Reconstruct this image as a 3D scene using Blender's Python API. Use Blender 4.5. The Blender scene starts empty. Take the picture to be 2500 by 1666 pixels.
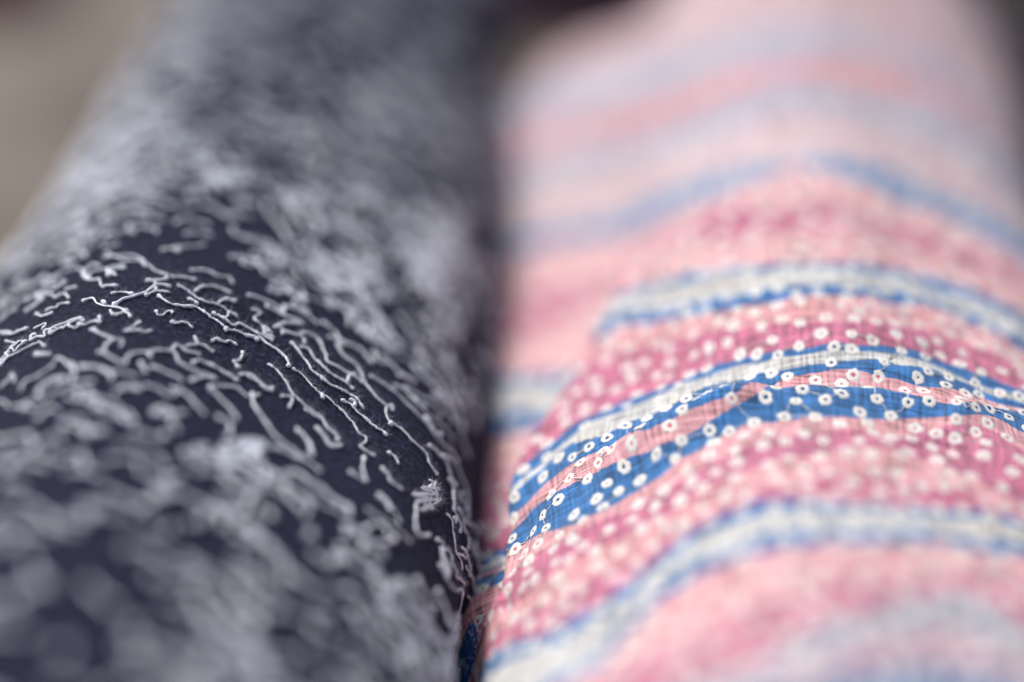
import bpy, math, random
import numpy as np
from mathutils import Vector
from mathutils.bvhtree import BVHTree

rng = np.random.default_rng(7)
SC = bpy.context.scene
COL = SC.collection

# ------------------------------------------------------------------ camera, world, light
FOCUS = 0.333          # metres to the sharp plane
LENS = 70.0
PITCH = math.radians(31.02)
FPX = LENS / 36.0 * 2500.0
cd = bpy.data.cameras.new("camera")
cam = bpy.data.objects.new("camera", cd)
COL.objects.link(cam)
cam.location = (0, -FOCUS * math.cos(PITCH), FOCUS * math.sin(PITCH))
cam.rotation_euler = (math.radians(90) - PITCH, 0, 0)
cd.lens = LENS; cd.sensor_width = 36
cd.clip_start = 0.01; cd.clip_end = 200
cd.dof.use_dof = True
cd.dof.focus_distance = FOCUS
cd.dof.aperture_fstop = 2.15
SC.camera = cam

SUN_EL, SUN_AZ = math.radians(52), math.radians(-50)     # azimuth from +Y towards +X
world = bpy.data.worlds.new("World"); SC.world = world
world.use_nodes = True
nt = world.node_tree; nt.nodes.clear()
wo = nt.nodes.new("ShaderNodeOutputWorld")
bg = nt.nodes.new("ShaderNodeBackground"); bg.inputs["Strength"].default_value = 0.09
sky = nt.nodes.new("ShaderNodeTexSky"); sky.sky_type = 'NISHITA'; sky.sun_disc = False
sky.sun_elevation = SUN_EL; sky.sun_rotation = SUN_AZ
sky.air_density = 1.0; sky.dust_density = 4.0; sky.ozone_density = 0.6
hsv = nt.nodes.new("ShaderNodeHueSaturation"); hsv.inputs["Saturation"].default_value = 0.45
nt.links.new(sky.outputs[0], hsv.inputs["Color"])
nt.links.new(hsv.outputs[0], bg.inputs[0]); nt.links.new(bg.outputs[0], wo.inputs[0])
ld = bpy.data.lights.new("sun", 'SUN'); ld.energy = 1.9; ld.angle = math.radians(12); ld.color = (1, .965, .92)
sun = bpy.data.objects.new("sun", ld); COL.objects.link(sun)
sd = Vector((math.sin(SUN_AZ) * math.cos(SUN_EL), math.cos(SUN_AZ) * math.cos(SUN_EL), math.sin(SUN_EL)))
sun.rotation_euler = (-sd).to_track_quat('-Z', 'Y').to_euler()
sun.location = (0, 0, 3)
SC.view_settings.view_transform = 'Standard'; SC.view_settings.look = 'None'
SC.view_settings.exposure = 0.68; SC.view_settings.gamma = 1.0
SC.cycles.use_denoising = True

# ------------------------------------------------------------------ materials
def srgb(r, g, b):
    f = lambda c: (c / 255 / 12.92) if c <= 10 else ((c / 255 + .055) / 1.055) ** 2.4
    return (f(r), f(g), f(b), 1)

def mat(name, color, rough=0.85, sheen=0.0):
    m = bpy.data.materials.new(name); m.use_nodes = True
    b = m.node_tree.nodes["Principled BSDF"]
    b.inputs["Base Color"].default_value = color
    b.inputs["Roughness"].default_value = rough
    b.inputs["Specular IOR Level"].default_value = 0.2
    if sheen:
        b.inputs["Sheen Weight"].default_value = sheen
        b.inputs["Sheen Roughness"].default_value = 0.5
    return m, m.node_tree, b

def N(nt, typ, **kw):
    n = nt.nodes.new(typ)
    for k, v in kw.items():
        if k in n.inputs: n.inputs[k].default_value = v
        else: setattr(n, k, v)
    return n

def math_node(nt, op, a, b=None):
    n = nt.nodes.new("ShaderNodeMath"); n.operation = op
    for i, x in enumerate((a, b)):
        if x is None: continue
        if isinstance(x, (int, float)): n.inputs[i].default_value = x
        else: nt.links.new(x, n.inputs[i])
    return n.outputs[0]

def weave(nt, pitch):
    """value 0..1 of a plain weave of the given pitch (metres), in the cloth's own coordinates"""
    at = nt.nodes.new("ShaderNodeAttribute"); at.attribute_name = "cloth_uv"
    no = N(nt, "ShaderNodeTexNoise", Scale=260.0); nt.links.new(at.outputs["Vector"], no.inputs["Vector"])
    sp = nt.nodes.new("ShaderNodeSeparateXYZ"); nt.links.new(at.outputs["Vector"], sp.inputs[0])
    wob = math_node(nt, 'MULTIPLY', no.outputs["Fac"], 3.0)
    u = math_node(nt, 'ADD', math_node(nt, 'MULTIPLY', sp.outputs[0], 2 * math.pi / pitch), wob)
    v = math_node(nt, 'ADD', math_node(nt, 'MULTIPLY', sp.outputs[1], 2 * math.pi / pitch), wob)
    p = math_node(nt, 'MULTIPLY', math_node(nt, 'SINE', u), math_node(nt, 'SINE', v))
    return math_node(nt, 'ADD', math_node(nt, 'MULTIPLY', p, 0.5), 0.5), at.outputs["Vector"]

def hue(nt, col, val):
    n = nt.nodes.new("ShaderNodeMix"); n.data_type = 'RGBA'; n.blend_type = 'MULTIPLY'
    n.inputs[0].default_value = 1.0
    if isinstance(col, tuple): n.inputs[6].default_value = col
    else: nt.links.new(col, n.inputs[6])
    c = nt.nodes.new("ShaderNodeCombineColor")
    for i in range(3): nt.links.new(val, c.inputs[i])
    nt.links.new(c.outputs[0], n.inputs[7])
    return n.outputs[2]

NAVY = srgb(34, 38, 66)
m_navy, nt_, bs_ = mat("navy_cloth", NAVY, 0.95, 0.04)
w_, uv_ = weave(nt_, 0.00033)
n1 = N(nt_, "ShaderNodeTexNoise", Scale=1900.0, Detail=5.0, Roughness=.75); nt_.links.new(uv_, n1.inputs["Vector"])
n1b = N(nt_, "ShaderNodeTexNoise", Scale=1000.0, Detail=3.0); nt_.links.new(uv_, n1b.inputs["Vector"])
v_ = math_node(nt_, 'ADD', n1.outputs["Fac"], math_node(nt_, 'MULTIPLY', n1b.outputs["Fac"], 0.95))
v_ = math_node(nt_, 'POWER', v_, 7.0)
v_ = math_node(nt_, 'ADD', v_, 0.22)
nt_.links.new(hue(nt_, NAVY, v_), bs_.inputs["Base Color"])
bp = N(nt_, "ShaderNodeBump", Strength=1.0, Distance=0.0004)
nt_.links.new(math_node(nt_, 'ADD', n1.outputs["Fac"], w_), bp.inputs["Height"])
nt_.links.new(bp.outputs[0], bs_.inputs["Normal"])

WHITE = (230, 230, 229); BLUE = (58, 128, 198); LPINK = (248, 184, 192); MAG = (223, 131, 165)
CORAL = (238, 148, 158); LILAC = (176, 180, 208); ROSE = (214, 118, 152); PGREY = (214, 176, 190); PALE = (226, 196, 208)
def thread_mat(name, rgb):
    m, t, b = mat(name, srgb(*rgb), 0.8, 0.3)
    tc = t.nodes.new("ShaderNodeTexCoord")
    n = N(t, "ShaderNodeTexNoise", Scale=9000.0, Detail=2.0); t.links.new(tc.outputs["Object"], n.inputs["Vector"])
    v = math_node(t, 'ADD', math_node(t, 'MULTIPLY', n.outputs["Fac"], 0.5), 0.72)
    t.links.new(hue(t, srgb(*rgb), v), b.inputs["Base Color"])
    bp = N(t, "ShaderNodeBump", Strength=0.7, Distance=0.0001); t.links.new(n.outputs["Fac"], bp.inputs["Height"])
    t.links.new(bp.outputs[0], b.inputs["Normal"])
    return m
m_thread = thread_mat("white_thread", (226, 230, 242))
m_ring = thread_mat("ring_thread", (226, 223, 218))
m_fuzz, _, _ = mat("lint_fibre", srgb(190, 188, 200), 0.9)
m_dfuzz, _, _ = mat("navy_fibre", srgb(66, 65, 86), 0.9)
m_hole_b, _, _ = mat("eyelet_hole_blue", srgb(40, 74, 122), 0.95)
m_hole_p, _, _ = mat("eyelet_hole_pink", srgb(196, 104, 124), 0.95)

# ------------------------------------------------------------------ helpers
def link(name, me, parent=None, **props):
    o = bpy.data.objects.new(name, me); COL.objects.link(o)
    if parent is not None:
        o.parent = parent; o.matrix_parent_inverse = parent.matrix_world.inverted()
    for k, v in props.items(): o[k] = v
    return o

def thing(name, label, cat, loc, group=None):
    o = bpy.data.objects.new(name, None); COL.objects.link(o)
    o.location = loc; o.empty_display_size = 0.02
    o["label"] = label; o["category"] = cat
    if group: o["group"] = group
    bpy.context.view_layer.update()
    return o

class Soup:
    def __init__(s): s.v = []; s.f = []; s.m = []; s.n = 0
    def add(s, v, f, m=0):
        s.v.append(np.asarray(v)); s.f.extend([tuple(int(i) + s.n for i in q) for q in f]); s.m.extend([m] * len(f)); s.n += len(v)
    def mesh(s, name, mats, smooth=True):
        me = bpy.data.meshes.new(name)
        me.from_pydata(np.concatenate(s.v).tolist(), [], s.f)
        for m in mats: me.materials.append(m)
        me.polygons.foreach_set("material_index", s.m)
        if smooth: me.polygons.foreach_set("use_smooth", [True] * len(s.f))
        me.update(); return me

def ss(x, a, b):
    t = np.clip((x - a) / (b - a), 0, 1); return t * t * (3 - 2 * t)

def vnoise(x, y, seed):
    """smooth 2-D value noise"""
    x = np.asarray(x, float); y = np.asarray(y, float)
    xi = np.floor(x); yi = np.floor(y); fx = x - xi; fy = y - yi
    def h(i, j):
        q = np.sin(i * 127.1 + j * 311.7 + seed * 74.7) * 43758.5453
        return q - np.floor(q)
    fx = fx * fx * (3 - 2 * fx); fy = fy * fy * (3 - 2 * fy)
    return (h(xi, yi) * (1 - fx) + h(xi + 1, yi) * fx) * (1 - fy) + (h(xi, yi + 1) * (1 - fx) + h(xi + 1, yi + 1) * fx) * fy - .5

CAM = np.array(cam.location)
UP = np.array([0, math.sin(PITCH), math.cos(PITCH)]); FWD = np.array([0, math.cos(PITCH), -math.sin(PITCH)])
def ray(px, py):
    d = FWD + np.array([1, 0, 0]) * (px - 1250) / FPX - UP * (py - 833) / FPX
    return d / np.linalg.norm(d)
def project(P):
    q = np.asarray(P) - CAM; z = q @ FWD
    return 1250 + FPX * q[..., 0] / z, 833 - FPX * (q @ UP) / z, z

YAW = math.radians(4.5)
TABLE = -0.119

class Roll:
    """a bolt of cloth: radius over (distance along the axis, angle from the top)"""
    def __init__(s, cx, cz, a0, a1, prof, bumps=None, yaw=YAW):
        s.d = np.array([math.sin(yaw), math.cos(yaw), 0]); s.e = np.array([math.cos(yaw), -math.sin(yaw), 0])
        s.c = s.e * cx; s.c[2] = cz
        s.a0, s.a1 = a0, a1; s.prof = prof; s.bumps = bumps
    def R(s, a, th):
        r = s.prof(a, th)
        if s.bumps: r = r + s.bumps(a, th)
        zmin = TABLE - s.c[2] + 0.0006
        ct = np.cos(th)
        r = np.where(ct < -0.2, np.minimum(r, zmin / np.minimum(ct, -0.2)), r)
        # rolled ends draw in a little
        r = r - 0.004 * (1 - ss(a, s.a0, s.a0 + .006)) - 0.004 * ss(a, s.a1 - .006, s.a1)
        return r
    def P(s, a, th):
        a = np.asarray(a, float); th = np.asarray(th, float)
        r = s.R(a, th)
        return s.c + a[..., None] * s.d + (r * np.sin(th))[..., None] * s.e + (r * np.cos(th))[..., None] * np.array([0, 0, 1.])
    def nrm(s, a, th):
        h = 2e-4; k = h / .06
        pa = s.P(a + h, th) - s.P(a - h, th); pt = s.P(a, th + k) - s.P(a, th - k)
        n = np.cross(pt, pa); n /= np.linalg.norm(n, axis=-1, keepdims=True)
        rad = np.sin(th)[..., None] * s.e + np.cos(th)[..., None] * np.array([0, 0, 1.])
        return np.where((n * rad).sum(-1, keepdims=True) < 0, -n, n)
    def off(s, a, th, h):
        a = np.asarray(a, float); th = np.asarray(th, float)
        return s.P(a, th) + s.nrm(a, th) * np.asarray(h)[..., None]
    def grid(s, da, dth, bottom=True):
        A = np.linspace(s.a0, s.a1, int((s.a1 - s.a0) / da) + 1)
        fine = math.radians(112)
        T = np.linspace(-fine, fine, int(2 * fine / dth) + 1)
        if bottom: T = np.concatenate([T, np.linspace(fine, 2 * math.pi - fine, 26)[1:-1]])
        return A, T
    def inv(s, p):
        q = np.asarray(p) - s.c
        return float(q @ s.d), math.atan2(float(q @ s.e), float(q[2]))
    def bvh(s, da=.0015, dth=.02):
        A, T = s.grid(da, dth, False)
        AA, TT = np.meshgrid(A, T, indexing='ij')
        V = s.P(AA, TT).reshape(-1, 3); n = len(T)
        i, j = np.meshgrid(np.arange(len(A) - 1), np.arange(n - 1), indexing='ij'); b = (i * n + j).ravel()
        F = np.stack([b, b + 1, b + n + 1, b + n], 1)
        s.tree = BVHTree.FromPolygons(V.tolist(), F.tolist())
        return s
    def at(s, px, py):
        """the point (a, theta) of the cloth seen at a pixel of the photograph; None off the cloth"""
        h = s.tree.ray_cast(Vector(CAM), Vector(ray(px, py)))
        if h[0] is None: return None
        return s.inv(np.array(h[0]))

def cubic_profile(deg, rad):
    x = np.radians(np.array(deg, float)); y = np.array(rad, float)
    X = np.concatenate([x - 2 * math.pi, x, x + 2 * math.pi]); Y = np.tile(y, 3)
    m = np.zeros(len(X)); m[1:-1] = (Y[2:] - Y[:-2]) / (X[2:] - X[:-2])
    def f(t):
        t = (np.asarray(t, float) + math.pi) % (2 * math.pi) - math.pi
        i = np.clip(np.searchsorted(X, t) - 1, 1, len(X) - 3)
        h = X[i + 1] - X[i]; u = (t - X[i]) / h
        return ((2 * u**3 - 3 * u**2 + 1) * Y[i] + (u**3 - 2 * u**2 + u) * h * m[i] + (-2 * u**3 + 3 * u**2) * Y[i + 1] + (u**3 - u**2) * h * m[i + 1])
    return f

# ------------------------------------------------------------------ the two rolls
pl = cubic_profile([-150, -110, -90, -70, -45, -21, -4, 12, 24, 38, 52, 64, 76, 92, 115, 150],
                   [.062, .062, .0615, .060, .0575, .0575, .0608, .0605, .0597, .0603, .0628, .0628, .062, .0618, .062, .062])
def bump_left(a, th):
    return 0.0016 * vnoise(a * 22 + 3, th * 2.2, 1) + 0.0007 * vnoise(a * 70, th * 6, 2)
left = Roll(-.0650, -.056, -.105, .300, lambda a, t: pl(t) * (1 - .14 * ss(a, .08, .36)) * (1 - .27 * ss(a, -.03, .15) * ss(-t, .15, 1.2)) - .0075 * ss(t, 1.12, 1.42) * (1 - ss(t, 1.9, 2.5)) * (1 - ss(a, -.034, -.008)), bump_left, math.radians(1.8)).bvh()

p_front = cubic_profile([-150, -110, -90, -71, -58, -45, -34, -23, -8, 4, 16, 26, 36, 50, 70, 90, 115, 150],
                        [.058, .058, .0585, .0602, .0613, .0590, .0562, .0563, .0578, .0580, .0575, .0585, .0605, .0618, .061, .060, .059, .058])
p_rear = cubic_profile([-150, -110, -90, -75, -60, -50, -40, -30, -20, -8, 5, 16, 26, 40, 55, 75, 95, 120, 150],
                       [.058, .063, .0668, .0655, .0550, .0496, .0482, .0486, .0512, .0555, .0578, .0575, .0585, .0605, .0615, .061, .060, .059, .058])
right0 = Roll(.0530, -.062, -.105, .222, lambda a, t: p_front(t)).bvh()
def trace(roll, pts):
    out = [roll.at(*p) for p in pts]; return np.array([o for o in out if o is not None])
# the edge of the loose outer layer on the left shoulder
EDGE = trace(right0, [(1215, 1440), (1235, 1300), (1290, 1130), (1370, 960), (1480, 790), (1570, 680), (1680, 590), (1800, 520)])
EDGE = EDGE[np.argsort(EDGE[:, 1])]
CREST = trace(right0, [(1560, 1110), (1700, 1030), (1790, 985), (1870, 952), (1980, 940), (2080, 938), (2170, 950), (2250, 970), (2330, 992), (2450, 1000)])
CREST = CREST[np.argsort(CREST[:, 1])]
def prof_right(a, th):
    ea = np.interp(th, EDGE[:, 1], EDGE[:, 0])
    amt = 1 - ss(a, ea - .002, ea + .006)
    grow = 1 + (.17 - .09 * ss(th, -.3, .9) - .18 * ss(a, .16, .215) * ss(-th, .15, .8)) * ss(a, .03, .24)
    return p_rear(th) * grow * (1 - amt) + (p_front(th) + .0012 * ss(a, ea - .02, ea - .004) * (1 - ss(th, -.42, -.1))) * amt
def bump_right(a, th):
    ca = np.interp(th, CREST[:, 1], CREST[:, 0])
    x = a - ca
    c = (.0012 + .0020 * ss(-th, .1, .3)) * np.exp(-(x / np.where(x > 0, .0018, .0042))**2) * ss(th, -.8, -.45) * (1 - ss(th, .35, .7))
    c -= .0007 * np.exp(-((x - .0042) / .0022)**2) * ss(th, -.7, -.4) * (1 - ss(th, .2, .6))
    c -= .0005 * np.exp(-((x + .0085) / .004)**2) * ss(th, -.6, -.2)
    w = .0037 * vnoise(a * 46 + 1.3 * th, th * 2.0 + 5, 11) + .0016 * vnoise(a * 150 + 6 * th, th * 4.0, 12)
    w += .0007 * vnoise(a * 330 - 12 * th, th * 9.0, 13) + .00022 * vnoise(a * 800 + 9 * th, th * 14.0, 14)
    # a second soft swell further back
    c += .0022 * np.exp(-((a - .052 - .012 * np.cos(th * 2.2)) / .012)**2)
    return c + w
right = Roll(.0530, -.062, -.105, .222, prof_right, bump_right).bvh(.001, .014)

# stripe boundaries, read along the roll from far to near; each line is where one colour ends and the next begins
STRIPES = [
 ('c', PGREY, [(1400, 40), (1700, -20), (2000, -50), (2300, 50), (2450, 230)]),
 ('c', LILAC, [(1260, 230), (1400, 190), (1700, 120), (2000, 75), (2250, 140), (2400, 240), (2480, 380)]),
 ('c', (226, 150, 166), [(1240, 330), (1400, 285), (1650, 222), (1900, 158), (2100, 138), (2250, 190), (2400, 290), (2490, 420)]),
 ('c', LILAC, [(1220, 425), (1450, 350), (1700, 275), (2000, 208), (2250, 250), (2400, 330), (2500, 450)]),
 ('c', PALE, [(1210, 500), (1500, 400), (1750, 325), (2000, 265), (2200, 310), (2400, 410), (2500, 500)]),
 ('c', (88, 142, 200), [(1190, 625), (1400, 550), (1600, 478), (1850, 396), (1930, 404), (2000, 378), (2150, 405), (2350, 490), (2500, 580)]),
 ('c', LPINK, [(1185, 690), (1350, 595), (1600, 540), (1850, 450), (1930, 408), (2000, 418), (2150, 478), (2350, 555), (2500, 640)]),
 ('c', MAG, [(1190, 780), (1400, 690), (1620, 575), (1850, 520), (2100, 520), (2300, 590), (2500, 680)]),
 ('c', LPINK, [(1186, 850), (1350, 800), (1480, 720), (1660, 610), (1850, 570), (2100, 570), (2300, 620), (2500, 710)]),
 ('c', BLUE, [(1185, 925), (1300, 915), (1380, 918), (1590, 690), (1700, 664), (1850, 650), (2050, 645), (2250, 668), (2400, 718), (2500, 770)]),
 ('c', WHITE, [(1185, 950), (1300, 937), (1365, 942), (1575, 707), (1700, 684), (1850, 668), (2050, 662), (2250, 694), (2400, 745), (2500, 800)]),
 ('c', BLUE, [(1185, 1010), (1270, 998), (1335, 1012), (1560, 750), (1700, 735), (1900, 704), (2050, 698), (2200, 712), (2350, 760), (2500, 830)]),
 ('c', LPINK, [(1180, 1075), (1270, 1060), (1550, 790), (1750, 765), (1950, 727), (2100, 722), (2250, 745), (2400, 800), (2500, 855)]),
 ('c', MAG, [(1180, 1160), (1250, 1150), (1480, 860), (1650, 828), (1850, 795), (2050, 787), (2250, 803), (2400, 850), (2500, 895)]),
 ('c', BLUE, [(1165, 1350), (1220, 1350), (1400, 1040), (1500, 990), (1620, 945), (1750, 892), (1950, 855), (2100, 846), (2250, 860), (2350, 900), (2500, 955)]),
 ('c', WHITE, [(1165, 1385), (1200, 1382), (1400, 1062), (1560, 985), (1750, 907), (1950, 868), (2100, 856), (2250, 880), (2350, 925), (2500, 975)]),
 ('c', BLUE, [(1170, 1393), (1190, 1391), (1290, 1170), (1380, 1090), (1480, 1065), (1560, 1020), (1650, 985), (1780, 930), (1950, 898), (2130, 876), (2200, 893), (2280, 902), (2400, 950), (2500, 985)]),
 ('c', LPINK, [(1283, 1235), (1327, 1185), (1385, 1140), (1465, 1100), (1582, 1052), (1650, 1022), (1806, 965), (1895, 932), (1975, 912), (2036, 901), (2087, 903), (2150, 922), (2215, 932), (2278, 947), (2340, 952), (2405, 975), (2500, 998)]),
 ('c', BLUE, [(1255, 1295), (1303, 1238), (1386, 1187), (1464, 1148), (1523, 1121), (1582, 1103), (1641, 1080), (1720, 1035), (1790, 993), (1864, 957), (1905, 944), (1991, 941), (2071, 940), (2119, 943), (2167, 951), (2246, 970), (2310, 989), (2400, 990), (2500, 1004)]),
 ('c', LPINK, [(1276, 1325), (1346, 1297), (1405, 1282), (1464, 1254), (1523, 1219), (1582, 1184), (1621, 1156), (1700, 1105), (1750, 1072), (1800, 1048), (1896, 1030), (1991, 1018), (2119, 1024), (2246, 1021), (2342, 1018), (2438, 1020), (2500, 1059)]),
 ('c', MAG, [(1250, 1400), (1307, 1350), (1370, 1325), (1550, 1240), (1700, 1150), (1850, 1080), (2000, 1056), (2150, 1060), (2300, 1040), (2400, 1035), (2450, 1060), (2500, 1100)]),
 ('c', LPINK, [(1190, 1530), (1300, 1440), (1450, 1350), (1600, 1270), (1750, 1190), (1900, 1125), (2050, 1095), (2150, 1090), (2280, 1125), (2380, 1175), (2500, 1235)]),
 ('c', MAG, [(1170, 1620), (1350, 1480), (1500, 1390), (1700, 1265), (1850, 1200), (2000, 1165), (2200, 1180), (2400, 1220), (2500, 1255)]),
 ('c', BLUE, [(1170, 1640), (1350, 1545), (1465, 1475), (1550, 1410), (1620, 1350), (1700, 1290), (1800, 1240), (1950, 1222), (2100, 1232), (2300, 1245), (2500, 1272)]),
 ('c', WHITE, [(1190, 1660), (1370, 1568), (1480, 1505), (1560, 1440), (1630, 1375), (1710, 1305), (1850, 1255), (1950, 1250), (2100, 1250), (2300, 1258), (2500, 1285)]),
 ('c', BLUE, [(1400, 1640), (1480, 1570), (1560, 1470), (1650, 1385), (1750, 1345), (1850, 1305), (2050, 1292), (2250, 1300), (2400, 1310), (2500, 1330)]),
 ('c', LPINK, [(1420, 1655), (1500, 1590), (1600, 1475), (1700, 1405), (1850, 1352), (2050, 1328), (2250, 1328), (2350, 1342), (2500, 1362)]),
 ('c', MAG, [(1500, 1660), (1700, 1560), (1850, 1470), (2050, 1430), (2250, 1410), (2400, 1400), (2500, 1410)]),
 ('c', (182, 184, 202), [(1720, 1664), (1800, 1635), (1900, 1580), (2050, 1510), (2200, 1460), (2350, 1450), (2450, 1490), (2500, 1530)]),
 ('c', (206, 160, 182), [(1850, 1664), (2000, 1605), (2150, 1555), (2300, 1535), (2400, 1570), (2500, 1630)]),
 ('c', (90, 130, 180), [(2000, 1664), (2080, 1632), (2200, 1618), (2350, 1622), (2500, 1662)]),
]
TG = np.linspace(math.radians(-112), math.radians(112), 400)
curves = []
for _, colr, pts in STRIPES:
    q = trace(right, pts)
    if len(q) < 2:
        continue
    q = q[np.argsort(q[:, 1])]
    c = np.interp(TG, q[:, 1], q[:, 0])
    k = np.hanning(9); k /= k.sum(); c = np.convolve(np.pad(c, 4, mode='edge'), k, 'valid')
    curves.append((colr, c))
BA = np.array([c for _, c in curves])            # boundaries: far -> near, so a falls
for k in range(1, len(BA)):
    BA[k] = np.minimum(BA[k], BA[k - 1] - .0012)
BCOL = [c for c, _ in curves]
NB = len(BA)
def stripe_of(a, th):
    """stripe coordinate: k at boundary k, rising towards the camera"""
    th = np.asarray(th); a = np.asarray(a)
    t = np.clip((th - TG[0]) / (TG[1] - TG[0]), 0, len(TG) - 1.001); i = t.astype(int); f = t - i
    B = BA[:, i] * (1 - f) + BA[:, i + 1] * f     # NB x n
    out = np.zeros(a.shape)
    for k in range(NB - 1):
        m = (a <= B[k]) & (a > B[k + 1])
        out = np.where(m, k + (B[k] - a) / np.maximum(B[k] - B[k + 1], 1e-6), out)
    out = np.where(a > B[0], -np.minimum((a - B[0]) / .02, .99), out)
    out = np.where(a <= B[-1], NB - 1 + np.minimum((B[-1] - a) / .03, .99), out)
    return out

# printed cloth material
m_print, nt_, bs_ = mat("striped_print_cloth", srgb(*LPINK), 0.9, 0.25)
at = nt_.nodes.new("ShaderNodeAttribute"); at.attribute_name = "stripe"
w_, uv_ = weave(nt_, 0.00046)
no = N(nt_, "ShaderNodeTexNoise", Scale=420.0, Detail=3.0); nt_.links.new(uv_, no.inputs["Vector"])
sv = math_node(nt_, 'ADD', at.outputs["Fac"], math_node(nt_, 'MULTIPLY', math_node(nt_, 'SUBTRACT', no.outputs["Fac"], 0.5), 0.14))
nfine = N(nt_, "ShaderNodeTexNoise", Scale=2200.0, Detail=3.0); nt_.links.new(uv_, nfine.inputs["Vector"])
sv = math_node(nt_, 'ADD', sv, math_node(nt_, 'MULTIPLY', math_node(nt_, 'SUBTRACT', nfine.outputs["Fac"], 0.5), 0.12))
sv = math_node(nt_, 'DIVIDE', math_node(nt_, 'ADD', sv, 1.0), float(NB + 1))
cr = nt_.nodes.new("ShaderNodeValToRGB"); cr.color_ramp.interpolation = 'CONSTANT'
els = cr.color_ramp.elements
els[0].position = 0; els[0].color = srgb(*PGREY)
els[1].position = 1.0 / (NB + 1); els[1].color = srgb(*BCOL[0])
for k in range(1, NB):
    e = els.new((k + 1.0) / (NB + 1)); e.color = srgb(*BCOL[k])
nt_.links.new(sv, cr.inputs[0])
sh_ = math_node(nt_, 'ADD', math_node(nt_, 'MULTIPLY', w_, 0.9), 0.62)
def yarns(sx, sy, sc):
    mp = nt_.nodes.new("ShaderNodeMapping"); mp.inputs["Scale"].default_value = (sx, sy, 1); nt_.links.new(uv_, mp.inputs[0])
    q = N(nt_, "ShaderNodeTexNoise", Scale=sc, Detail=1.0); nt_.links.new(mp.outputs[0], q.inputs["Vector"]); return q.outputs["Fac"]
yy_ = math_node(nt_, 'ADD', yarns(1, .07, 1700.0), yarns(.07, 1, 1500.0))
yy_ = math_node(nt_, 'ADD', math_node(nt_, 'MULTIPLY', math_node(nt_, 'SUBTRACT', yy_, 1.0), 1.9), 1.0)
sh_ = math_node(nt_, 'MULTIPLY', sh_, math_node(nt_, 'MAXIMUM', yy_, 0.3))
no2 = N(nt_, "ShaderNodeTexNoise", Scale=1500.0, Detail=3.0); nt_.links.new(uv_, no2.inputs["Vector"])
sh_ = math_node(nt_, 'MULTIPLY', sh_, math_node(nt_, 'ADD', math_node(nt_, 'MULTIPLY', no2.outputs["Fac"], 0.4), 0.80))
no3 = N(nt_, "ShaderNodeTexNoise", Scale=75.0, Detail=3.0); nt_.links.new(uv_, no3.inputs["Vector"])
dye = nt_.nodes.new("ShaderNodeMix"); dye.data_type = 'RGBA'; dye.blend_type = 'MULTIPLY'      # uneven warm dye
nt_.links.new(math_node(nt_, 'MULTIPLY', math_node(nt_, 'SUBTRACT', no3.outputs["Fac"], 0.45), 2.2), dye.inputs[0]); dye.clamp_factor = True
nt_.links.new(cr.outputs[0], dye.inputs[6]); dye.inputs[7].default_value = (1.0, .88, .80, 1)
nt_.links.new(hue(nt_, dye.outputs[2], sh_), bs_.inputs["Base Color"])
bp = N(nt_, "ShaderNodeBump", Strength=0.9, Distance=0.0004); nt_.links.new(math_node(nt_, 'ADD', w_, yy_), bp.inputs["Height"])
nt_.links.new(bp.outputs[0], bs_.inputs["Normal"])

def cloth_mesh(roll, name, material, stripes=False, da=.0007, dth=.0115):
    A, T = roll.grid(da, dth)
    AA, TT = np.meshgrid(A, T, indexing='ij')
    V = roll.P(AA, TT).reshape(-1, 3); n = len(T)
    i, j = np.meshgrid(np.arange(len(A) - 1), np.arange(n), indexing='ij')
    b = (i * n + j).ravel(); b2 = (i * n + (j + 1) % n).ravel()
    F = np.stack([b, b2, b2 + n, b + n], 1).tolist()
    me = bpy.data.meshes.new(name); 
    last = (len(A) - 1) * n
    # wound layers at both ends: a spiral of rings stepping inwards
    Vl = V.tolist(); 
    for row, sgn in ((0, 1), (last, -1)):
        prev = list(range(row, row + n))
        c0 = roll.c + (A[0] if row == 0 else A[-1]) * roll.d
        for q in range(1, 9):
            fac = 1 - .1 * q; cur = []
            for jj in range(n):
                p = c0 + (V[row + jj] - c0) * fac + roll.d * (.0012 * (q % 2) * sgn)
                cur.append(len(Vl)); Vl.append(p.tolist())
            for jj in range(n):
                k2 = (jj + 1) % n
                F.append([prev[jj], prev[k2], cur[k2], cur[jj]] if row else [prev[k2], prev[jj], cur[jj], cur[k2]])
            prev = cur
    me.from_pydata(Vl, [], F)
    me.materials.append(material)
    me.polygons.foreach_set("use_smooth", [True] * len(F))
    nv = len(Vl); Rm = .06
    uv = np.zeros((nv, 3)); uv[:len(V), 0] = AA.ravel(); uv[:len(V), 1] = TT.ravel() * Rm
    g = me.attributes.new("cloth_uv", 'FLOAT_VECTOR', 'POINT'); g.data.foreach_set("vector", uv.ravel())
    if stripes:
        st = np.zeros(nv); T2 = (TT + math.pi) % (2 * math.pi) - math.pi
        st[:len(V)] = stripe_of(AA.ravel(), T2.ravel())
        g = me.attributes.new("stripe", 'FLOAT', 'POINT'); g.data.foreach_set("value", st)
    me.update(); return me

roll_l = thing("fabric_roll", "roll of dark navy cloth scribbled all over with raised white thread stitches", "fabric roll",
               tuple(left.c)[:2] + (TABLE,), 'fabric rolls lying side by side')
cl = link("cloth", cloth_mesh(left, "navy_cloth", m_navy), roll_l)
roll_r = thing("fabric_roll", "roll of pink, blue and white striped cloth covered with small white stitched rings", "fabric roll",
               tuple(right.c)[:2] + (TABLE,), 'fabric rolls lying side by side')
cr_ = link("cloth", cloth_mesh(right, "striped_cloth", m_print, True), roll_r)

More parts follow.
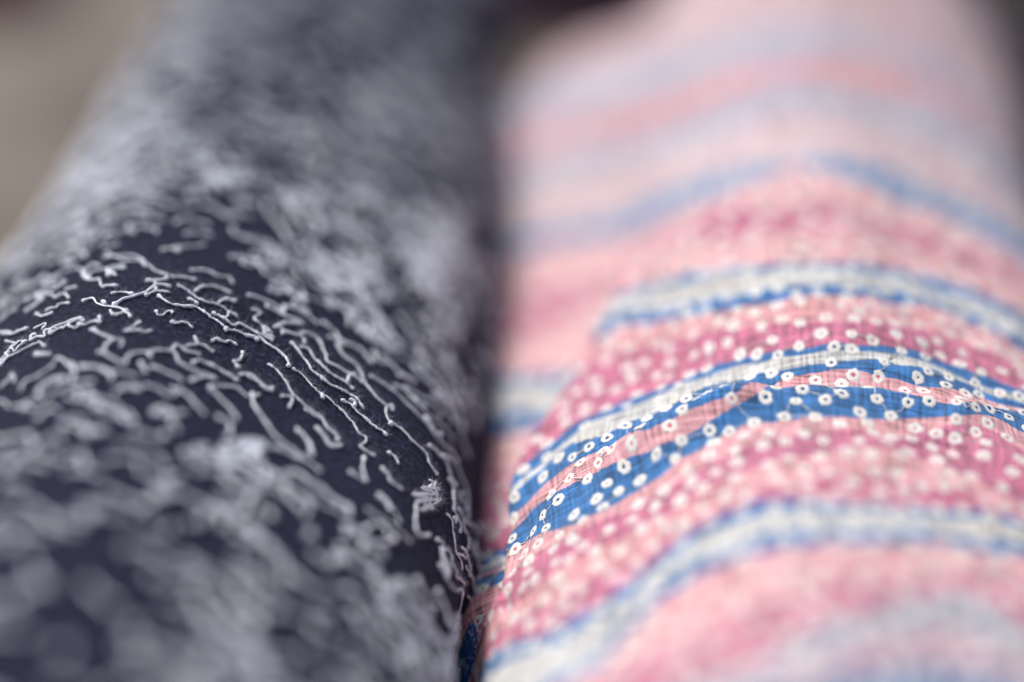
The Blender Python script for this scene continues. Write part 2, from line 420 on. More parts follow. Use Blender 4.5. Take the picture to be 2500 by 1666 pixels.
def core(roll, parent, m):
    s = Soup(); n = 32
    for k, (a, b) in enumerate(((roll.a0 - .004, roll.a0 + .02), (roll.a1 - .02, roll.a1 + .004))):
        rings = [(a, .0125), (b, .0125), (b, .0105), (a, .0105)]
        V = []
        for (u, r) in rings:
            for j in range(n):
                t = 2 * math.pi * j / n
                V.append(roll.c + roll.d * u + roll.e * r * math.sin(t) + np.array([0, 0, r * math.cos(t)]))
        F = [(q * n + j, q * n + (j + 1) % n, ((q + 1) % 4) * n + (j + 1) % n, ((q + 1) % 4) * n + j) for q in range(4) for j in range(n)]
        me = Soup(); me.add(V, F)
        link("cardboard_tube", me.mesh("cardboard_tube", [m]), parent)
m_card, _, _ = mat("cardboard", srgb(168, 138, 104), 0.9)
core(left, roll_l, m_card); core(right, roll_r, m_card)

# ------------------------------------------------------------------ white thread stitches on the navy cloth
def resample(P, step):
    P = np.asarray(P, float)
    if len(P) == 1: return P
    Q = np.vstack([2 * P[0] - P[1], P, 2 * P[-1] - P[-2]]); out = []
    for i in range(1, len(Q) - 2):
        L = np.linalg.norm(Q[i + 1] - Q[i]); n = max(1, int(math.ceil(L / step)))
        for k in range(n):
            t = k / n
            out.append(.5 * ((2 * Q[i]) + (-Q[i - 1] + Q[i + 1]) * t + (2 * Q[i - 1] - 5 * Q[i] + 4 * Q[i + 1] - Q[i + 2]) * t**2 + (-Q[i - 1] + 3 * Q[i] - 3 * Q[i + 1] + Q[i + 2]) * t**3))
    out.append(P[-1]); return np.array(out)

def tube(P, R, sides=6, cap=True):
    P = np.asarray(P); n = len(P)
    T = np.gradient(P, axis=0); T /= np.maximum(np.linalg.norm(T, axis=1, keepdims=True), 1e-12)
    ref = np.array([.13, .21, .97]); A = np.cross(T, ref); A /= np.maximum(np.linalg.norm(A, axis=1, keepdims=True), 1e-9); B = np.cross(T, A)
    ang = np.arange(sides) * 2 * math.pi / sides
    V = (P[:, None, :] + np.asarray(R)[:, None, None] * (np.cos(ang)[None, :, None] * A[:, None, :] + np.sin(ang)[None, :, None] * B[:, None, :])).reshape(-1, 3)
    F = [(i * sides + j, i * sides + (j + 1) % sides, (i + 1) * sides + (j + 1) % sides, (i + 1) * sides + j) for i in range(n - 1) for j in range(sides)]
    if cap:
        F.append(tuple(range(sides))[::-1]); F.append(tuple((n - 1) * sides + j for j in range(sides)))
    return V, F

RM = .0605
def stitch_geo(roll, AT, r0, step, sides=6, knots=1.0, wob=1.0, lift=1.0):
    """AT: (n,2) of (a, arc length) on the cloth"""
    P = resample(AT, step); n = len(P)
    if n < 3: P = np.vstack([P[0], (P[0] + P[-1]) / 2, P[-1]]); n = 3
    P = P + rng.normal(0, .00004 * wob, P.shape)
    s = np.concatenate([[0], np.cumsum(np.linalg.norm(np.diff(P, axis=0), axis=1))]); L = s[-1]
    R = r0 * (1 + .16 * wob * np.convolve(rng.normal(0, 1, n + 2), [.3, .5, .3], 'valid'))
    if knots:
        kw = .00065
        R = R * (1 + knots * rng.uniform(.6, 1.3) * np.exp(-(s / kw)**2) + knots * rng.uniform(.6, 1.3) * np.exp(-((L - s) / kw)**2))
    R = np.clip(R, r0 * .6, r0 * 3.4); R[0] *= .5; R[-1] *= .5
    h = (r0 * .8 + r0 * .5 * rng.random() + r0 * .7 * np.abs(np.sin(s / max(L, 1e-6) * math.pi * max(1, round(L / .004))))) * lift
    W = roll.off(P[:, 0], P[:, 1] / RM, h)
    return tube(W, R, sides), W

def cr(x0, y0, s, *lines):
    return [[(x0 + x / s, y0 + y / s) for x, y in l] for l in lines]
TRACED = []
TRACED += cr(0, 600, 3.361,
 [(450,280),(560,210),(640,200),(700,220),(690,260),(740,290),(820,290),(830,340)], [(700,220),(760,170),(830,170)],
 [(260,530),(310,490),(340,420),(400,340),(480,330)], [(360,420),(430,410),(470,440),(530,400),(575,440)],
 [(920,400),(1000,395),(1095,410)], [(1190,300),(1300,300),(1380,275)], [(1275,310),(1275,380)], [(1190,420),(1275,390),(1390,390)],
 [(880,80),(1040,130),(1160,140),(1290,220),(1400,260),(1500,270),(1610,290)],
 [(1290,420),(1370,480),(1450,500),(1530,515),(1600,515),(1700,580),(1800,650),(1850,690),(1950,720),(2030,755)], [(1850,680),(1855,712)],
 [(1460,330),(1550,390),(1620,440),(1690,475),(1780,490),(1870,545),(1950,590)], [(1590,390),(1660,350),(1750,345),(1840,380),(1890,400)],
 [(1780,480),(1850,450),(1930,470)], [(1540,440),(1590,470),(1620,490)], [(1740,560),(1830,610),(1910,660),(1960,650),(2060,700),(2150,750),(2240,790)],
 [(1880,550),(1860,590),(1820,600)], [(1560,210),(1700,215),(1800,260),(1880,270),(1910,320)], [(1320,50),(1400,40),(1480,60)],
 [(840,470),(865,480),(850,500)], [(910,540),(915,560),(938,582)], [(950,582),(1010,560),(1050,570),(1080,600)],
 [(1285,540),(1290,575),(1330,580),(1370,550),(1410,545),(1415,565)], [(1415,620),(1420,650),(1490,640),(1540,650),(1575,685)],
 [(820,590),(825,645),(790,630),(740,640),(700,660),(640,650),(690,630),(650,620),(600,640),(560,660)],
 [(680,650),(630,690),(590,680),(550,665),(530,690),(480,695),(420,740),(430,700),(480,680)], [(430,700),(380,710),(370,760),(310,760),(260,785),(270,750),(310,735)],
 [(50,790),(90,800),(130,810)], [(225,800),(170,800),(130,830),(100,840),(130,880),(170,840),(215,800)], [(130,830),(80,870),(60,900),(80,930),(40,950),(5,970)],
 [(5,1000),(80,930),(190,870),(290,820),(330,805),(380,840)], [(1150,630),(1100,670),(1020,710),(1090,710),(1130,700),(1180,720),(1250,700)],
 [(770,680),(790,720),(880,755),(940,780),(1010,790),(985,840)], [(920,790),(870,830),(860,870)],
 [(800,880),(850,890),(920,930),(1020,985),(1040,930),(1100,890),(1200,890),(1240,930)],
 [(1210,890),(1290,870),(1400,870),(1440,830),(1490,840),(1530,880),(1640,900)], [(1400,870),(1440,900),(1460,960),(1520,1000),(1600,1040),(1700,1070),(1770,1110)],
 [(1530,830),(1620,820),(1680,840),(1750,880)], [(1590,750),(1600,780),(1620,810)], [(1730,790),(1770,780),(1840,800),(1880,790),(1935,825)],
 [(1990,880),(1960,950),(1910,960),(1960,1020)], [(1580,980),(1620,950),(1700,980),(1800,1030),(1950,1120)], [(1960,1070),(2030,1060),(2110,1110),(2160,1180),(2240,1200)],
 [(290,895),(350,900),(420,905)], [(290,905),(350,912),(415,895)], [(300,570),(360,590),(440,565)], [(30,730),(100,740),(170,710)], [(5,1180),(80,1120),(110,1060),(130,1130)],
 [(170,1200),(220,1120),(320,1080),(430,1000),(480,930),(560,980),(620,1050),(590,1130)], [(340,1250),(340,1180),(430,1110),(540,1100)],
 [(660,1010),(780,1010),(880,1050),(930,1110)], [(900,1040),(1020,1060),(1130,1080)], [(1150,970),(1170,1010),(1200,1060)], [(1230,1000),(1350,1040),(1500,1120)],
 [(950,1220),(1030,1150),(1150,1180)], [(1190,1150),(1300,1190),(1400,1240),(1480,1190)], [(1400,1180),(1540,1240),(1600,1320),(1680,1400)],
 [(1710,1170),(1830,1160),(1940,1180),(2040,1250),(2130,1230)], [(1720,1180),(1800,1260),(1880,1340),(1950,1440)], [(1560,1120),(1640,1090),(1750,1090)],
 [(600,1200),(680,1190),(760,1210)], [(620,1240),(700,1230),(800,1260)], [(760,1320),(950,1380),(1060,1460)], [(1260,1360),(1340,1330),(1400,1380),(1400,1480)])
TRACED += cr(600, 750, 3.137,
 [(0,225),(50,240),(100,245),(180,310),(260,360),(310,420),(330,470)], [(50,240),(90,270)],
 [(345,475),(420,520),(470,570),(510,620),(570,670),(620,700),(700,770),(760,830),(820,900),(860,970),(910,1000),(920,1040),(870,1070),(930,1120),(990,1150)],
 [(580,670),(585,715)], [(165,440),(240,500),(290,560),(340,650),(420,740),(500,800),(580,860),(620,930),(680,990),(700,1030)],
 [(260,690),(350,700),(330,780)], [(0,530),(80,580),(150,620),(210,630)],
 [(340,270),(400,350),(460,430),(510,500),(570,550),(640,600),(720,640),(800,680),(850,720),(895,785)], [(565,540),(590,570)],
 [(725,720),(800,760),(870,830),(940,890),(1000,940),(1040,960),(1075,995)], [(790,710),(830,740),(820,770)],
 [(210,160),(270,170),(280,220)], [(290,190),(380,220),(430,240),(450,290)], [(400,215),(470,205),(530,240),(570,290),(600,360),(620,420),(700,470),(790,520),(870,570),(890,590)],
 [(410,310),(470,330),(510,390),(560,440),(610,490),(680,540),(760,590),(820,640)], [(770,580),(790,530),(830,520)],
 [(620,230),(700,260),(780,290),(870,330),(930,400),(970,440)],
 [(690,280),(720,350),(780,410),(840,450),(880,520),(910,590),(960,660),(1020,720),(1080,770),(1120,800),(1110,760),(1070,780),(1070,840),(1100,890),(1160,920),(1220,980),(1290,1050),(1350,1105),(1380,1140),(1390,1190),(1420,1240),(1460,1290)],
 [(1100,890),(1100,915)], [(940,530),(1020,580),(1100,630),(1170,690),(1230,750),(1310,830),(1380,900),(1440,990),(1520,1070),(1580,1130),(1620,1200)],
 [(1130,600),(1220,650),(1290,730),(1370,800),(1440,870),(1510,920),(1580,1020)], [(1200,610),(1300,670),(1380,720),(1450,780),(1490,850)],
 [(960,340),(1080,420),(1180,520),(1290,580)], [(850,180),(970,220),(1060,310),(1160,380),(1270,430),(1360,530),(1460,610)],
 [(1390,1060),(1460,1120),(1530,1200),(1560,1300),(1600,1380)], [(1500,1140),(1580,1180),(1630,1270),(1670,1360),(1690,1450),(1680,1560)],
 [(1545,1310),(1575,1380),(1580,1460),(1585,1566)],
 [(1400,1330),(1440,1350),(1400,1380),(1470,1400),(1340,1390),(1450,1440),(1270,1440),(1400,1480),(1300,1500),(1480,1480),(1330,1560),(1420,1540)],
 [(1340,1390),(1400,1440),(1400,1540)], [(1280,1440),(1350,1480),(1370,1560)], [(1420,1370),(1450,1430),(1440,1500)],
 [(1080,1110),(1130,1150),(1170,1210)], [(1030,1240),(1080,1300),(1110,1360),(1190,1400)], [(900,1150),(890,1260),(910,1340),(780,1260)],
 [(540,930),(600,1010),(660,1070),(720,1060)], [(390,950),(450,1020),(500,1100),(500,1150)], [(40,660),(60,760),(140,880),(230,1010),(340,1090),(450,1180),(570,1270)],
 [(240,1300),(360,1260),(470,1330),(560,1380),(680,1480),(760,1540)], [(280,1360),(400,1440),(540,1500)], [(1000,1440),(1060,1500),(1110,1566)],
 [(1640,800),(1650,1000),(1700,1150)], [(1550,650),(1620,800),(1660,950)], [(40,20),(110,50),(60,90),(120,150),(150,220),(150,180),(200,210)],
 [(150,0),(300,80),(430,140),(310,130),(230,160)], [(320,0),(440,50),(550,140)])
TRACED += cr(1000, 1200, 5.227,
 [(540,0),(545,150),(555,250),(580,330),(570,400)], [(455,285),(520,370),(540,500),(560,650),(590,800),(640,900),(660,1010)], [(540,340),(600,370),(630,450),(625,540)],
 [(590,210),(650,300),(670,430),(700,530),(730,600),(730,740)], [(690,390),(780,440),(840,510),(870,580)], [(730,600),(790,740),(840,850),(880,980),(880,1230)],
 [(830,650),(840,760),(920,880),(930,950)], [(640,720),(700,790),(740,960),(780,1130),(810,1280),(800,1480)], [(610,810),(680,830),(700,870)],
 [(730,1330),(760,1400),(760,1490)], [(60,180),(60,400),(60,500),(120,570),(230,570)], [(320,620),(400,680),(410,850)],
 [(430,740),(500,790),(540,950),(590,1050),(590,1100),(680,1180)], [(640,0),(640,100),(680,150)], [(710,0),(730,200),(730,350)], [(850,400),(880,450),(900,480)],
 [(500,1180),(560,1270),(650,1240)])
TRACED += cr(500, 1000, 4.706,
 [(1130,0),(1250,80),(1350,140),(1400,220),(1500,300),(1530,360)], [(1040,220),(1130,320),(1200,400),(1200,520)], [(1270,210),(1360,330),(1450,440),(1570,420)],
 [(1980,970),(2080,1060),(2160,1180),(2230,1320)], [(1850,1150),(1950,1230),(2100,1310),(2250,1440),(2353,1530)], [(930,800),(1050,740),(1180,860),(1350,960),(1530,1120)],
 [(900,850),(1050,960),(1200,1130),(1130,1250)], [(400,560),(470,480),(600,400),(560,520),(430,560)], [(420,600),(560,450),(620,440),(480,560)], [(380,520),(520,400),(600,500)],
 [(450,380),(580,360),(640,460),(520,580)], [(20,560),(200,560),(330,620)], [(160,870),(340,930),(420,1050)], [(100,1050),(250,1150),(420,1170)])
TRACED += cr(0, 850, 4.706,
 [(430,560),(500,470),(620,410),(760,400)], [(820,180),(860,260),(830,360)], [(900,260),(1050,240),(1200,260),(1290,350)], [(1000,590),(1250,620),(1380,700)],
 [(1040,700),(1250,770),(1480,860)], [(1750,760),(1870,720),(1950,800),(2050,980)], [(1300,530),(1450,480),(1620,500)], [(700,900),(900,820),(1000,950),(1150,1000)],
 [(760,560),(900,620),(900,480)], [(1350,1100),(1560,1170),(1800,1250),(1900,1400)])

stitches = []           # (projected size, verts, faces)
worldlines = []
for L in TRACED:
    q = [left.at(*p) for p in L]
    q = [(a, t * RM) for a, t in [z for z in q if z is not None]]
    if len(q) < 2: continue
    q = np.array(q)
    if np.abs(np.diff(q[:, 0])).max() > .03: continue
    (V, F), W = stitch_geo(left, q, rng.uniform(.00016, .00023), .00028, 6, wob=1.9)
    px, py, z = project(W.mean(0)[None]); stitches.append((1e9, V, F)); worldlines.append(W)

DENS = np.array([[int(c) for c in r] for r in """
0000543221100
0003542133200
0035532355520
0376543545520
3676561663530
5765340556840
6720000785550
5310000034630
1000000003530
0000000000320
4332110000000
5445560000001
3457665200000
2334676552000
1345776567530
0356775467760
0245576357761""".split()], float)
def dens(px, py):
    x = np.clip(px / 100 - .5, 0, 11.999); y = np.clip(py / 100 - .5, 0, 15.999)
    i = x.astype(int); j = y.astype(int); f = x - i; g = y - j
    return (DENS[j, i] * (1 - f) + DENS[j, i + 1] * f) * (1 - g) + (DENS[j + 1, i] * (1 - f) + DENS[j + 1, i + 1] * f) * g
NT = 60000
ca = rng.uniform(left.a0 + .004, left.a1 - .004, NT); ct = rng.uniform(-1.75, 1.75, NT)
P0 = left.P(ca, ct); qx, qy, qz = project(P0)
d = dens(qx, qy)
inside = (qx > -60) & (qx < 1300) & (qy > -60) & (qy < 1730)
gapmm = np.where(inside, np.where(qy > 900, .0041 - .0028 * np.clip(d / 7.5, 0, 1), .0047 - .0036 * np.clip(d / 7.5, 0, 1)), .0030) * (1 + .5 * vnoise(ca * 34, ct * 4, 31))
gapmm *= 1 + .25 * (1 - ss(qz, .29, .33)) * (qy > 900)
ok_ = np.where(inside, d > .6, True)
cell = {}; keep = np.zeros(NT, bool); G = .004; SQ = .34          # strands lie apart from each other, closer together where the pattern is dense
for k in range(NT):
    if not ok_[k]: continue
    u, v = ca[k], ct[k] * RM * SQ; iu, iv = int(u // G), int(v // G); g2 = gapmm[k]**2; bad = False
    for du in (-2, -1, 0, 1, 2):
        for dv in (-2, -1, 0, 1, 2):
            for (x_, y_) in cell.get((iu + du, iv + dv), ()):
                if (x_ - u)**2 + (y_ - v)**2 < g2: bad = True; break
            if bad: break
        if bad: break
    if not bad:
        keep[k] = True; cell.setdefault((iu, iv), []).append((u, v))
for bx, by, br, bn in ((1020, 620, 60, 26), (760, 690, 55, 22), (690, 480, 45, 12), (500, 440, 45, 12), (545, 1105, 30, 9), (640, 620, 50, 12), (900, 800, 55, 14),
                       (330, 330, 60, 6), (240, 480, 60, 6), (900, 230, 80, 12), (780, 350, 70, 8), (800, 1290, 40, 4), (980, 1440, 40, 4)):
    for _ in range(bn):                                              # places where the needle went over itself
        q = left.at(bx + rng.normal(0, br), by + rng.normal(0, br * .7))
        if q: ca = np.append(ca, q[0]); ct = np.append(ct, q[1]); keep = np.append(keep, True)
P0 = left.P(ca, ct); qx, qy, qz = project(P0)
for a, t, x, y, z in zip(ca[keep], ct[keep], qx[keep], qy[keep], qz[keep]):
    ang = rng.normal(math.radians(-8), .34); n = rng.integers(2, 6)
    p = np.array([a, t * RM]); Q = [p]
    sl = rng.uniform(.0012, .0030)
    for k in range(n):
        ang2 = ang + rng.normal(0, .45) + (rng.choice([-1, 1]) * 1.5 if rng.random() < .18 else 0)
        p = p + sl * rng.uniform(.6, 1.3) * np.array([math.sin(ang2), math.cos(ang2)]); Q.append(p)
    Q = np.array(Q)
    Q[:, 0] = np.clip(Q[:, 0], left.a0 + .001, left.a1 - .001)
    near_ = 1 - float(ss(z, .29, .33)) if y > 900 else 0.0      # bolder scribbles on the near end of the cloth
    Q = Q[0] + (Q - Q[0]) * (1 + .30 * near_)
    (V, F), W = stitch_geo(left, Q, rng.uniform(.00017, .00025) * (1 + .50 * near_) * (1 + .30 * float(ss(z, .345, .40))), .0006, 5, knots=2.0)
    vis = (x > 0) & (x < 1200) & (y > 0) & (y < 1666)
    stitches.append(((1 / z if vis else 0), V, F))
stitches.sort(key=lambda s: -s[0])
for _, V, F in stitches[:300]:
    s = Soup(); s.add(V, F); link("stitch", s.mesh("stitch", [m_thread]), roll_l)
s = Soup()
for _, V, F in stitches[300:]: s.add(V, F)
link("stitching", s.mesh("stitching", [m_thread]), roll_l, kind="stuff")
print("stitches", len(stitches))

# lint: fine hairs standing off thread and cloth
s = Soup()
def hair(p, nrm, L, r):
    tdir = rng.normal(0, 1, 3); tdir -= nrm * (tdir @ nrm); tdir /= np.linalg.norm(tdir)
    curl = rng.normal(0, 1, 3) * .5; k = np.linspace(0, 1, 6)[:, None]
    W = p + L * (k * (nrm * rng.uniform(.3, .9) + tdir * .7) + k**2 * curl * .8)
    return tube(W, np.full(6, r) * np.linspace(1, .5, 6), 3, False)
for W in worldlines:
    L = np.linalg.norm(np.diff(W, axis=0), axis=1).sum(); c = np.median(W, axis=0); _, _, z = project(c[None])
    if abs(z[0] - FOCUS) > .012: continue
    for _ in range(int(L / .00014)):
        i = rng.integers(0, len(W)); a, t = left.inv(W[i])
        V, F = hair(W[i], left.nrm(np.array(a), np.array(t)), rng.uniform(.0003, .0014), .000017); s.add(V, F)
link("lint", s.mesh("lint", [m_fuzz]), roll_l, kind="stuff")
s = Soup(); A_ = rng.uniform(left.a0, left.a1, 60000); T_ = rng.uniform(-1.5, 1.6, 60000)
PP = left.P(A_, T_); _, _, zz = project(PP); ok = np.abs(zz - FOCUS) < .006
NN = left.nrm(A_[ok], T_[ok])
for p, n_ in list(zip(PP[ok], NN))[:6000]:
    V, F = hair(p, n_, rng.uniform(.0003, .0009), .00002); s.add(V, F)
link("nap_fibres", s.mesh("nap_fibres", [m_dfuzz]), roll_l, kind="stuff")

# ------------------------------------------------------------------ stitched rings on the striped cloth
def ring_geo_all(roll, a, t, r, ecc, seg):
    """flat stitched rings laid on the cloth; one call for many"""
    n = len(a); ang = np.arange(seg) * 2 * math.pi / seg
    j1 = 1 + .08 * rng.normal(0, 1, (n, seg)) + .05 * np.sin(ang * 2 + rng.uniform(0, 6, (n, 1))); j2 = rng.uniform(.6, 1.15, (n, 1)) * (1 + .2 * rng.normal(0, 1, (n, seg))); out = []
    for k, h in ((0, .000012), (1, .00007), (2, .00008), (3, .00002)):
        rr = r[:, None] * (j1, .86 * j1, .50 + 0 * j1, .31 * j2)[k]
        out.append(roll.off(a[:, None] + rr * np.cos(ang) * ecc[:, None], t[:, None] + rr * np.sin(ang) / RM, np.full((n, seg), h)))
    out.append(roll.off(a, t, np.full(n, .000015))[:, None, :])
    V = np.concatenate(out, 1)
    F = [(k * seg + j, k * seg + (j + 1) % seg, (k + 1) * seg + (j + 1) % seg, (k + 1) * seg + j) for k in range(3) for j in range(seg)]
    H = [(3 * seg + j, 3 * seg + (j + 1) % seg, 4 * seg) for j in range(seg)]
    return V, F, H
pts_px = []
for x0, y0, s_, L in ((1150, 1050, 2.546, [(845,332),(950,228),(725,305),(690,393),(540,435),(780,430),(445,530),(545,510),(640,525),(385,630),(465,610),(415,705),(550,655),(360,815),(275,740),(330,700),(1020,285),(1050,312),(920,380),(820,480),(1150,150),(1310,65),(1310,110),(1200,195),(1125,80),(1000,85),(920,185),(790,205),(610,300),(500,400),(1290,20),(820,125),(630,170),(680,200),(560,290),(1700,35),(1640,125),(1480,155),(1340,245),(1520,260),(1370,320),(1200,375),(1145,475),(1300,440),(1040,460),(1650,200),(1440,360),(1510,80),(1000,560),(860,620),(690,720),(230,990),(350,880),(690,560),(630,680),(510,740)]),
                      (1800, 600, 3.136, [(600,1030),(800,1130),(500,1095),(450,1190),(220,1160),(240,1265),(675,1180),(550,1245),(745,1245),(940,1275),(360,1310),(130,1355),(30,1340),(890,990),(1080,1005),(1070,1060),(800,1060),(900,910),(720,895),(385,1000),(260,975),(125,1070),(1160,970),(1385,1010),(1125,890),(1460,960),(1620,1005),(1600,1065),(1310,1200),(1070,1175),(1470,1190),(1285,1110),(1265,1050),(1430,1100),(1750,1130),(1850,1140),(1680,1195),(1820,1050),(2010,1130),(2160,1150),(1150,1245),(1285,1280),(1660,1275),(1830,1240),(1930,1245),(2040,1245),(2080,1310),(1430,1250),(910,1210),(600,1315),(440,1370),(245,1435),(70,1450),(790,1365),(1000,1360),(1680,1330),(1920,1360),(1830,1430),(2070,1470),(1670,1480),(510,1440),(370,1500),(660,1490),(200,1530)])):
    pts_px += [(x0 + x / s_, y0 + y / s_) for x, y in L]
C = []
for p in pts_px:
    q = right.at(*p)
    if q and all((q[0] - c[0])**2 + (q[1] * RM - c[1])**2 > .0029**2 for c in C): C.append((q[0], q[1] * RM, 1))
CELL = .0045; cells = {}
def near(a, u, dmin):
    i, j = int(a // CELL), int(u // CELL)
    for di in (-1, 0, 1):
        for dj in (-1, 0, 1):
            for (x, y) in cells.get((i + di, j + dj), ()):
                if (x - a)**2 + (y - u)**2 < dmin**2: return True
    return False
for a, u, _ in C: cells.setdefault((int(a // CELL), int(u // CELL)), []).append((a, u))
WH = [k for k, c in enumerate(BCOL) if c == WHITE]
cand_a = rng.uniform(right.a0 + .004, right.a1 - .004, 36000); cand_t = rng.uniform(-1.9, 1.9, 36000)
cs = np.floor(stripe_of(cand_a, cand_t)).astype(int)
for a, t, k in zip(cand_a, cand_t, cs):
    if k in WH: continue
    if near(a, t * RM, .0029 + .0009 * rng.random()): continue
    C.append((a, t * RM, 0)); cells.setdefault((int(a // CELL), int(t * RM // CELL)), []).append((a, t * RM))
Ca = np.array([c[0] for c in C]); Cu = np.array([c[1] for c in C]); Ck = np.floor(stripe_of(Ca, Cu / RM)).astype(int)
RP = right.P(Ca, Cu / RM); rx, ry, rz = project(RP)
size = np.where((rx > 0) & (rx < 2500) & (ry > 0) & (ry < 1666), 1 / rz, 0) + np.array([c[2] for c in C]) * 10
order = np.argsort(-size)
rest = Soup(); ringsz = {}
rr_ = rng.uniform(.00100, .00130, len(C)); ee_ = rng.uniform(.9, 1.15, len(C))
GA = ring_geo_all(right, Ca[order[:400]], Cu[order[:400]] / RM, rr_[order[:400]], ee_[order[:400]], 24)
GB = ring_geo_all(right, Ca[order[400:]], Cu[order[400:]] / RM, rr_[order[400:]], ee_[order[400:]], 10)
for rank, i in enumerate(order):
    VV, F, H = GA if rank < 400 else GB
    V = VV[rank if rank < 400 else rank - 400]
    hole = 1 if BCOL[max(0, min(Ck[i], NB - 1))] in (BLUE, LILAC) else 2
    if rank < 300:
        s = Soup(); s.add(V, F, 0); s.f.extend(H); s.m.extend([hole] * len(H))
        link("stitched_ring", s.mesh("stitched_ring", [m_ring, m_hole_b, m_hole_p]), roll_r)
    else:
        n0 = rest.n; rest.add(V, F, 0); rest.f.extend([tuple(q + n0 for q in h) for h in H]); rest.m.extend([hole] * len(H))
link("stitched_rings", rest.mesh("stitched_rings", [m_ring, m_hole_b, m_hole_p]), roll_r, kind="stuff")
print("rings", len(C))
# thin linking threads between neighbouring rings
links_ = []
XY = np.stack([Ca, Cu], 1)
for i in order[:1600]:
    if rng.random() > .62: continue
    dd = np.linalg.norm(XY - XY[i], axis=1); nb = np.argsort(dd)[1:4]; j = int(rng.choice(nb))
    if dd[j] > .008 or dd[j] < .002: continue
    u = (XY[j] - XY[i]) / dd[j]
    A0 = XY[i] + u * .0011; B0 = XY[j] - u * .0011
    mid = (A0 + B0) / 2 + rng.normal(0, .0005, 2)
    P = resample(np.array([A0, mid, B0]), .0005)
    W = right.off(P[:, 0], P[:, 1] / RM, np.full(len(P), .00014))
    links_.append((size[i], tube(W, np.full(len(P), .00009) * (1 + .2 * rng.normal(0, 1, len(P))).clip(.6, 1.5), 4, False)))
links_.sort(key=lambda q: -q[0])
for _, (V, F) in links_[:150]:
    s = Soup(); s.add(V, F); link("linking_thread", s.mesh("linking_thread", [m_ring]), roll_r)
s = Soup()
for _, (V, F) in links_[150:]: s.add(V, F)
link("linking_threads", s.mesh("linking_threads", [m_ring]), roll_r, kind="stuff")

# ------------------------------------------------------------------ the loose fold of striped cloth poking up between the rolls
def focal(px, py, depth):
    q = FWD + np.array([1, 0, 0]) * (px - 1250) / FPX - UP * (py - 833) / FPX
    return CAM + q * depth
m_fold, nt_, bs_ = mat("blue_print_cloth", srgb(*BLUE), 0.9, 0.2)
tcn = nt_.nodes.new("ShaderNodeTexCoord")
nf = N(nt_, "ShaderNodeTexNoise", Scale=620.0, Detail=5.0, Roughness=.7); nt_.links.new(tcn.outputs["Object"], nf.inputs["Vector"])
rf = nt_.nodes.new("ShaderNodeValToRGB"); rf.color_ramp.elements[0].position = .52; rf.color_ramp.elements[0].color = srgb(30, 88, 165)
rf.color_ramp.elements[1].position = .64; rf.color_ramp.elements[1].color = srgb(176, 198, 214)
nt_.links.new(nf.outputs["Fac"], rf.inputs[0]); nt_.links.new(rf.outputs[0], bs_.inputs["Base Color"])
n, m = 26, 40; V = []
for i in range(m):
    v = i / (m - 1)
    for j in range(n):
        u = -1 + 2 * j / (n - 1)
        wdt = .0002 + .0042 * v ** .6
        base = focal(1150 - 10 * v, 1525 + 330 * v, .3315)
        V.append(base + np.array([u * wdt, 0, 0]) + FWD * (.0025 * u * u) + np.array([0, 0, .0004 * math.sin(u * 9 + v * 11)]))
F = [(i * n + j, i * n + j + 1, (i + 1) * n + j + 1, (i + 1) * n + j) for i in range(m - 1) for j in range(n - 1)]
s = Soup(); s.add(V, F); link("loose_fold", s.mesh("loose_fold", [m_fold]), roll_r, label="loose tuft of blue printed cloth poking up between the rolls")

# ------------------------------------------------------------------ surface and what lies around
m_table, nt_, bs_ = mat("pale_stone_table", srgb(178, 166, 156), 0.9)
tc = nt_.nodes.new("ShaderNodeTexCoord")
n1 = N(nt_, "ShaderNodeTexNoise", Scale=11.0, Detail=8.0, Roughness=.7); nt_.links.new(tc.outputs["Object"], n1.inputs["Vector"])
r1 = nt_.nodes.new("ShaderNodeValToRGB"); r1.color_ramp.elements[0].position = .3; r1.color_ramp.elements[0].color = srgb(52, 48, 46)
r1.color_ramp.elements[1].position = .7; r1.color_ramp.elements[1].color = srgb(142, 132, 124)
nt_.links.new(n1.outputs["Fac"], r1.inputs[0]); nt_.links.new(r1.outputs[0], bs_.inputs["Base Color"])
bp = N(nt_, "ShaderNodeBump", Strength=.4, Distance=.002); nt_.links.new(n1.outputs["Fac"], bp.inputs["Height"]); nt_.links.new(bp.outputs[0], bs_.inputs["Normal"])
gx = np.linspace(-1.2, 1.2, 49); gy = np.linspace(-.5, 1.9, 49)
XX, YY = np.meshgrid(gx, gy, indexing='ij'); ZZ = TABLE + 0 * XX
V = np.stack([XX, YY, ZZ], -1).reshape(-1, 3)
F = [(i * 49 + j, (i + 1) * 49 + j, (i + 1) * 49 + j + 1, i * 49 + j + 1) for i in range(48) for j in range(48)]
s = Soup(); s.add(V, F); link("ground", s.mesh("ground", [m_table]), None, kind="structure")

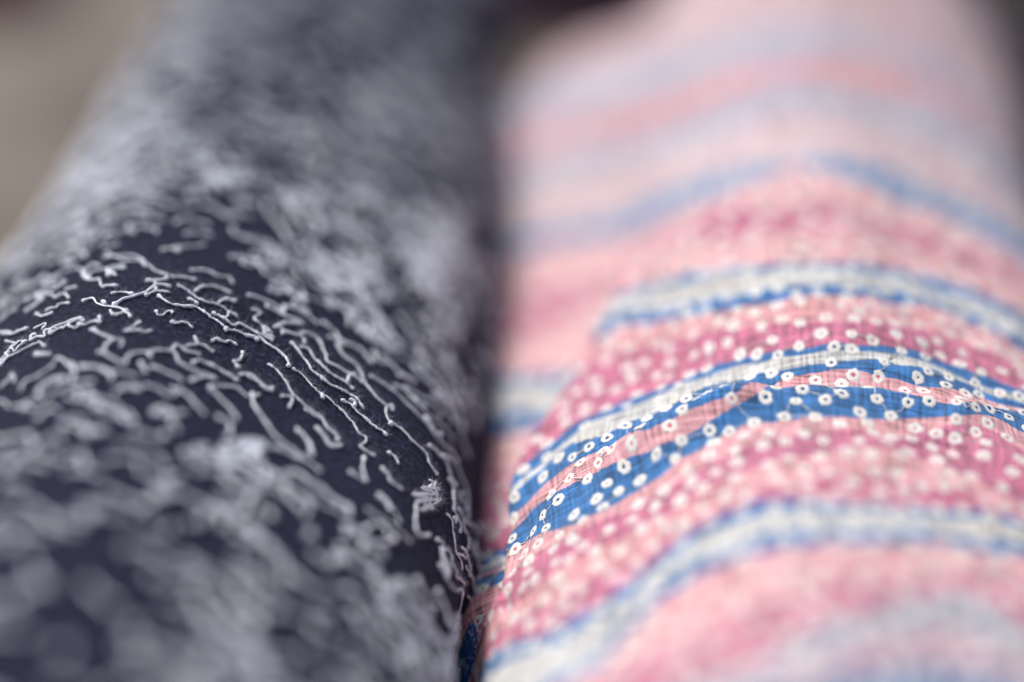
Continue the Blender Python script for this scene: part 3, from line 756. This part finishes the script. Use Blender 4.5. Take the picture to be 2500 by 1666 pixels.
def plain_roll(label, cx, cz, a0, a1, r, m, seed, yaw=YAW, name="fabric_roll"):
    ro = Roll(cx, cz, a0, a1, lambda a, t: r + 0 * a + 0 * t, lambda a, t: .06 * r * vnoise(a * 25, t * 2, seed) + .02 * r * vnoise(a * 90, t * 5, seed + 1), yaw)
    th_ = thing(name, label, "fabric roll", tuple(ro.c)[:2] + (TABLE,), "fabric rolls lying side by side")
    link("cloth", cloth_mesh(ro, "plain_cloth", m, False, .003, .05), th_); core(ro, th_, m_card)
    return th_
m_black, _, _ = mat("black_cloth", srgb(14, 13, 17), 0.9, .1)
plain_roll("plain black roll at the right edge beside the striped one", .174, -.063, -.10, .42, .0545, m_black, 51, math.radians(2.5))

m_red, _, _ = mat("red_cloth", srgb(140, 62, 70), 0.9, .2)
m_plum, _, _ = mat("plum_cloth", srgb(98, 62, 88), 0.9, .2)
def folded(label, loc, w, dpt, h, layers, rot, m, seed):
    t = thing("folded_cloth", label, "folded cloth", loc, "folded cloths beyond the rolls")
    for k in range(layers):
        s = Soup(); nx, ny = 22, 16; V = []; hh = h / layers
        cs_, sn = math.cos(rot + .04 * math.sin(k * 2.1 + seed)), math.sin(rot + .04 * math.sin(k * 2.1 + seed))
        prof = [(-1, .5), (-.97, .15), (-.9, 0), (.9, 0), (.97, .15), (1, .5), (.97, .85), (.9, 1), (-.9, 1), (-.97, .85)]
        for i in range(nx):
            y = -dpt / 2 + dpt * i / (nx - 1)
            for (x, z) in prof:
                X = x * w / 2; Z = hh * (k + .03 + z * .94) + .0015 * float(vnoise(X * 40, y * 40, seed + k))
                V.append((loc[0] + X * cs_ - y * sn, loc[1] + X * sn + y * cs_, loc[2] + max(Z, .0005)))
        n = len(prof)
        F = [(i * n + j, i * n + (j + 1) % n, (i + 1) * n + (j + 1) % n, (i + 1) * n + j) for i in range(nx - 1) for j in range(n)]
        F.append(tuple(range(n))[::-1]); F.append(tuple((nx - 1) * n + j for j in range(n)))
        s.add(V, F); link("layer", s.mesh("layer", [m]), t)
    return t
folded("small red folded cloth in the far left corner of the ground", (-.262, .49, TABLE), .13, .12, .03, 3, .3, m_red, 3)
folded("dark plum folded cloth lying behind the gap between the two big rolls", (.015, .475, TABLE), .11, .10, .05, 4, -.1, m_plum, 8)
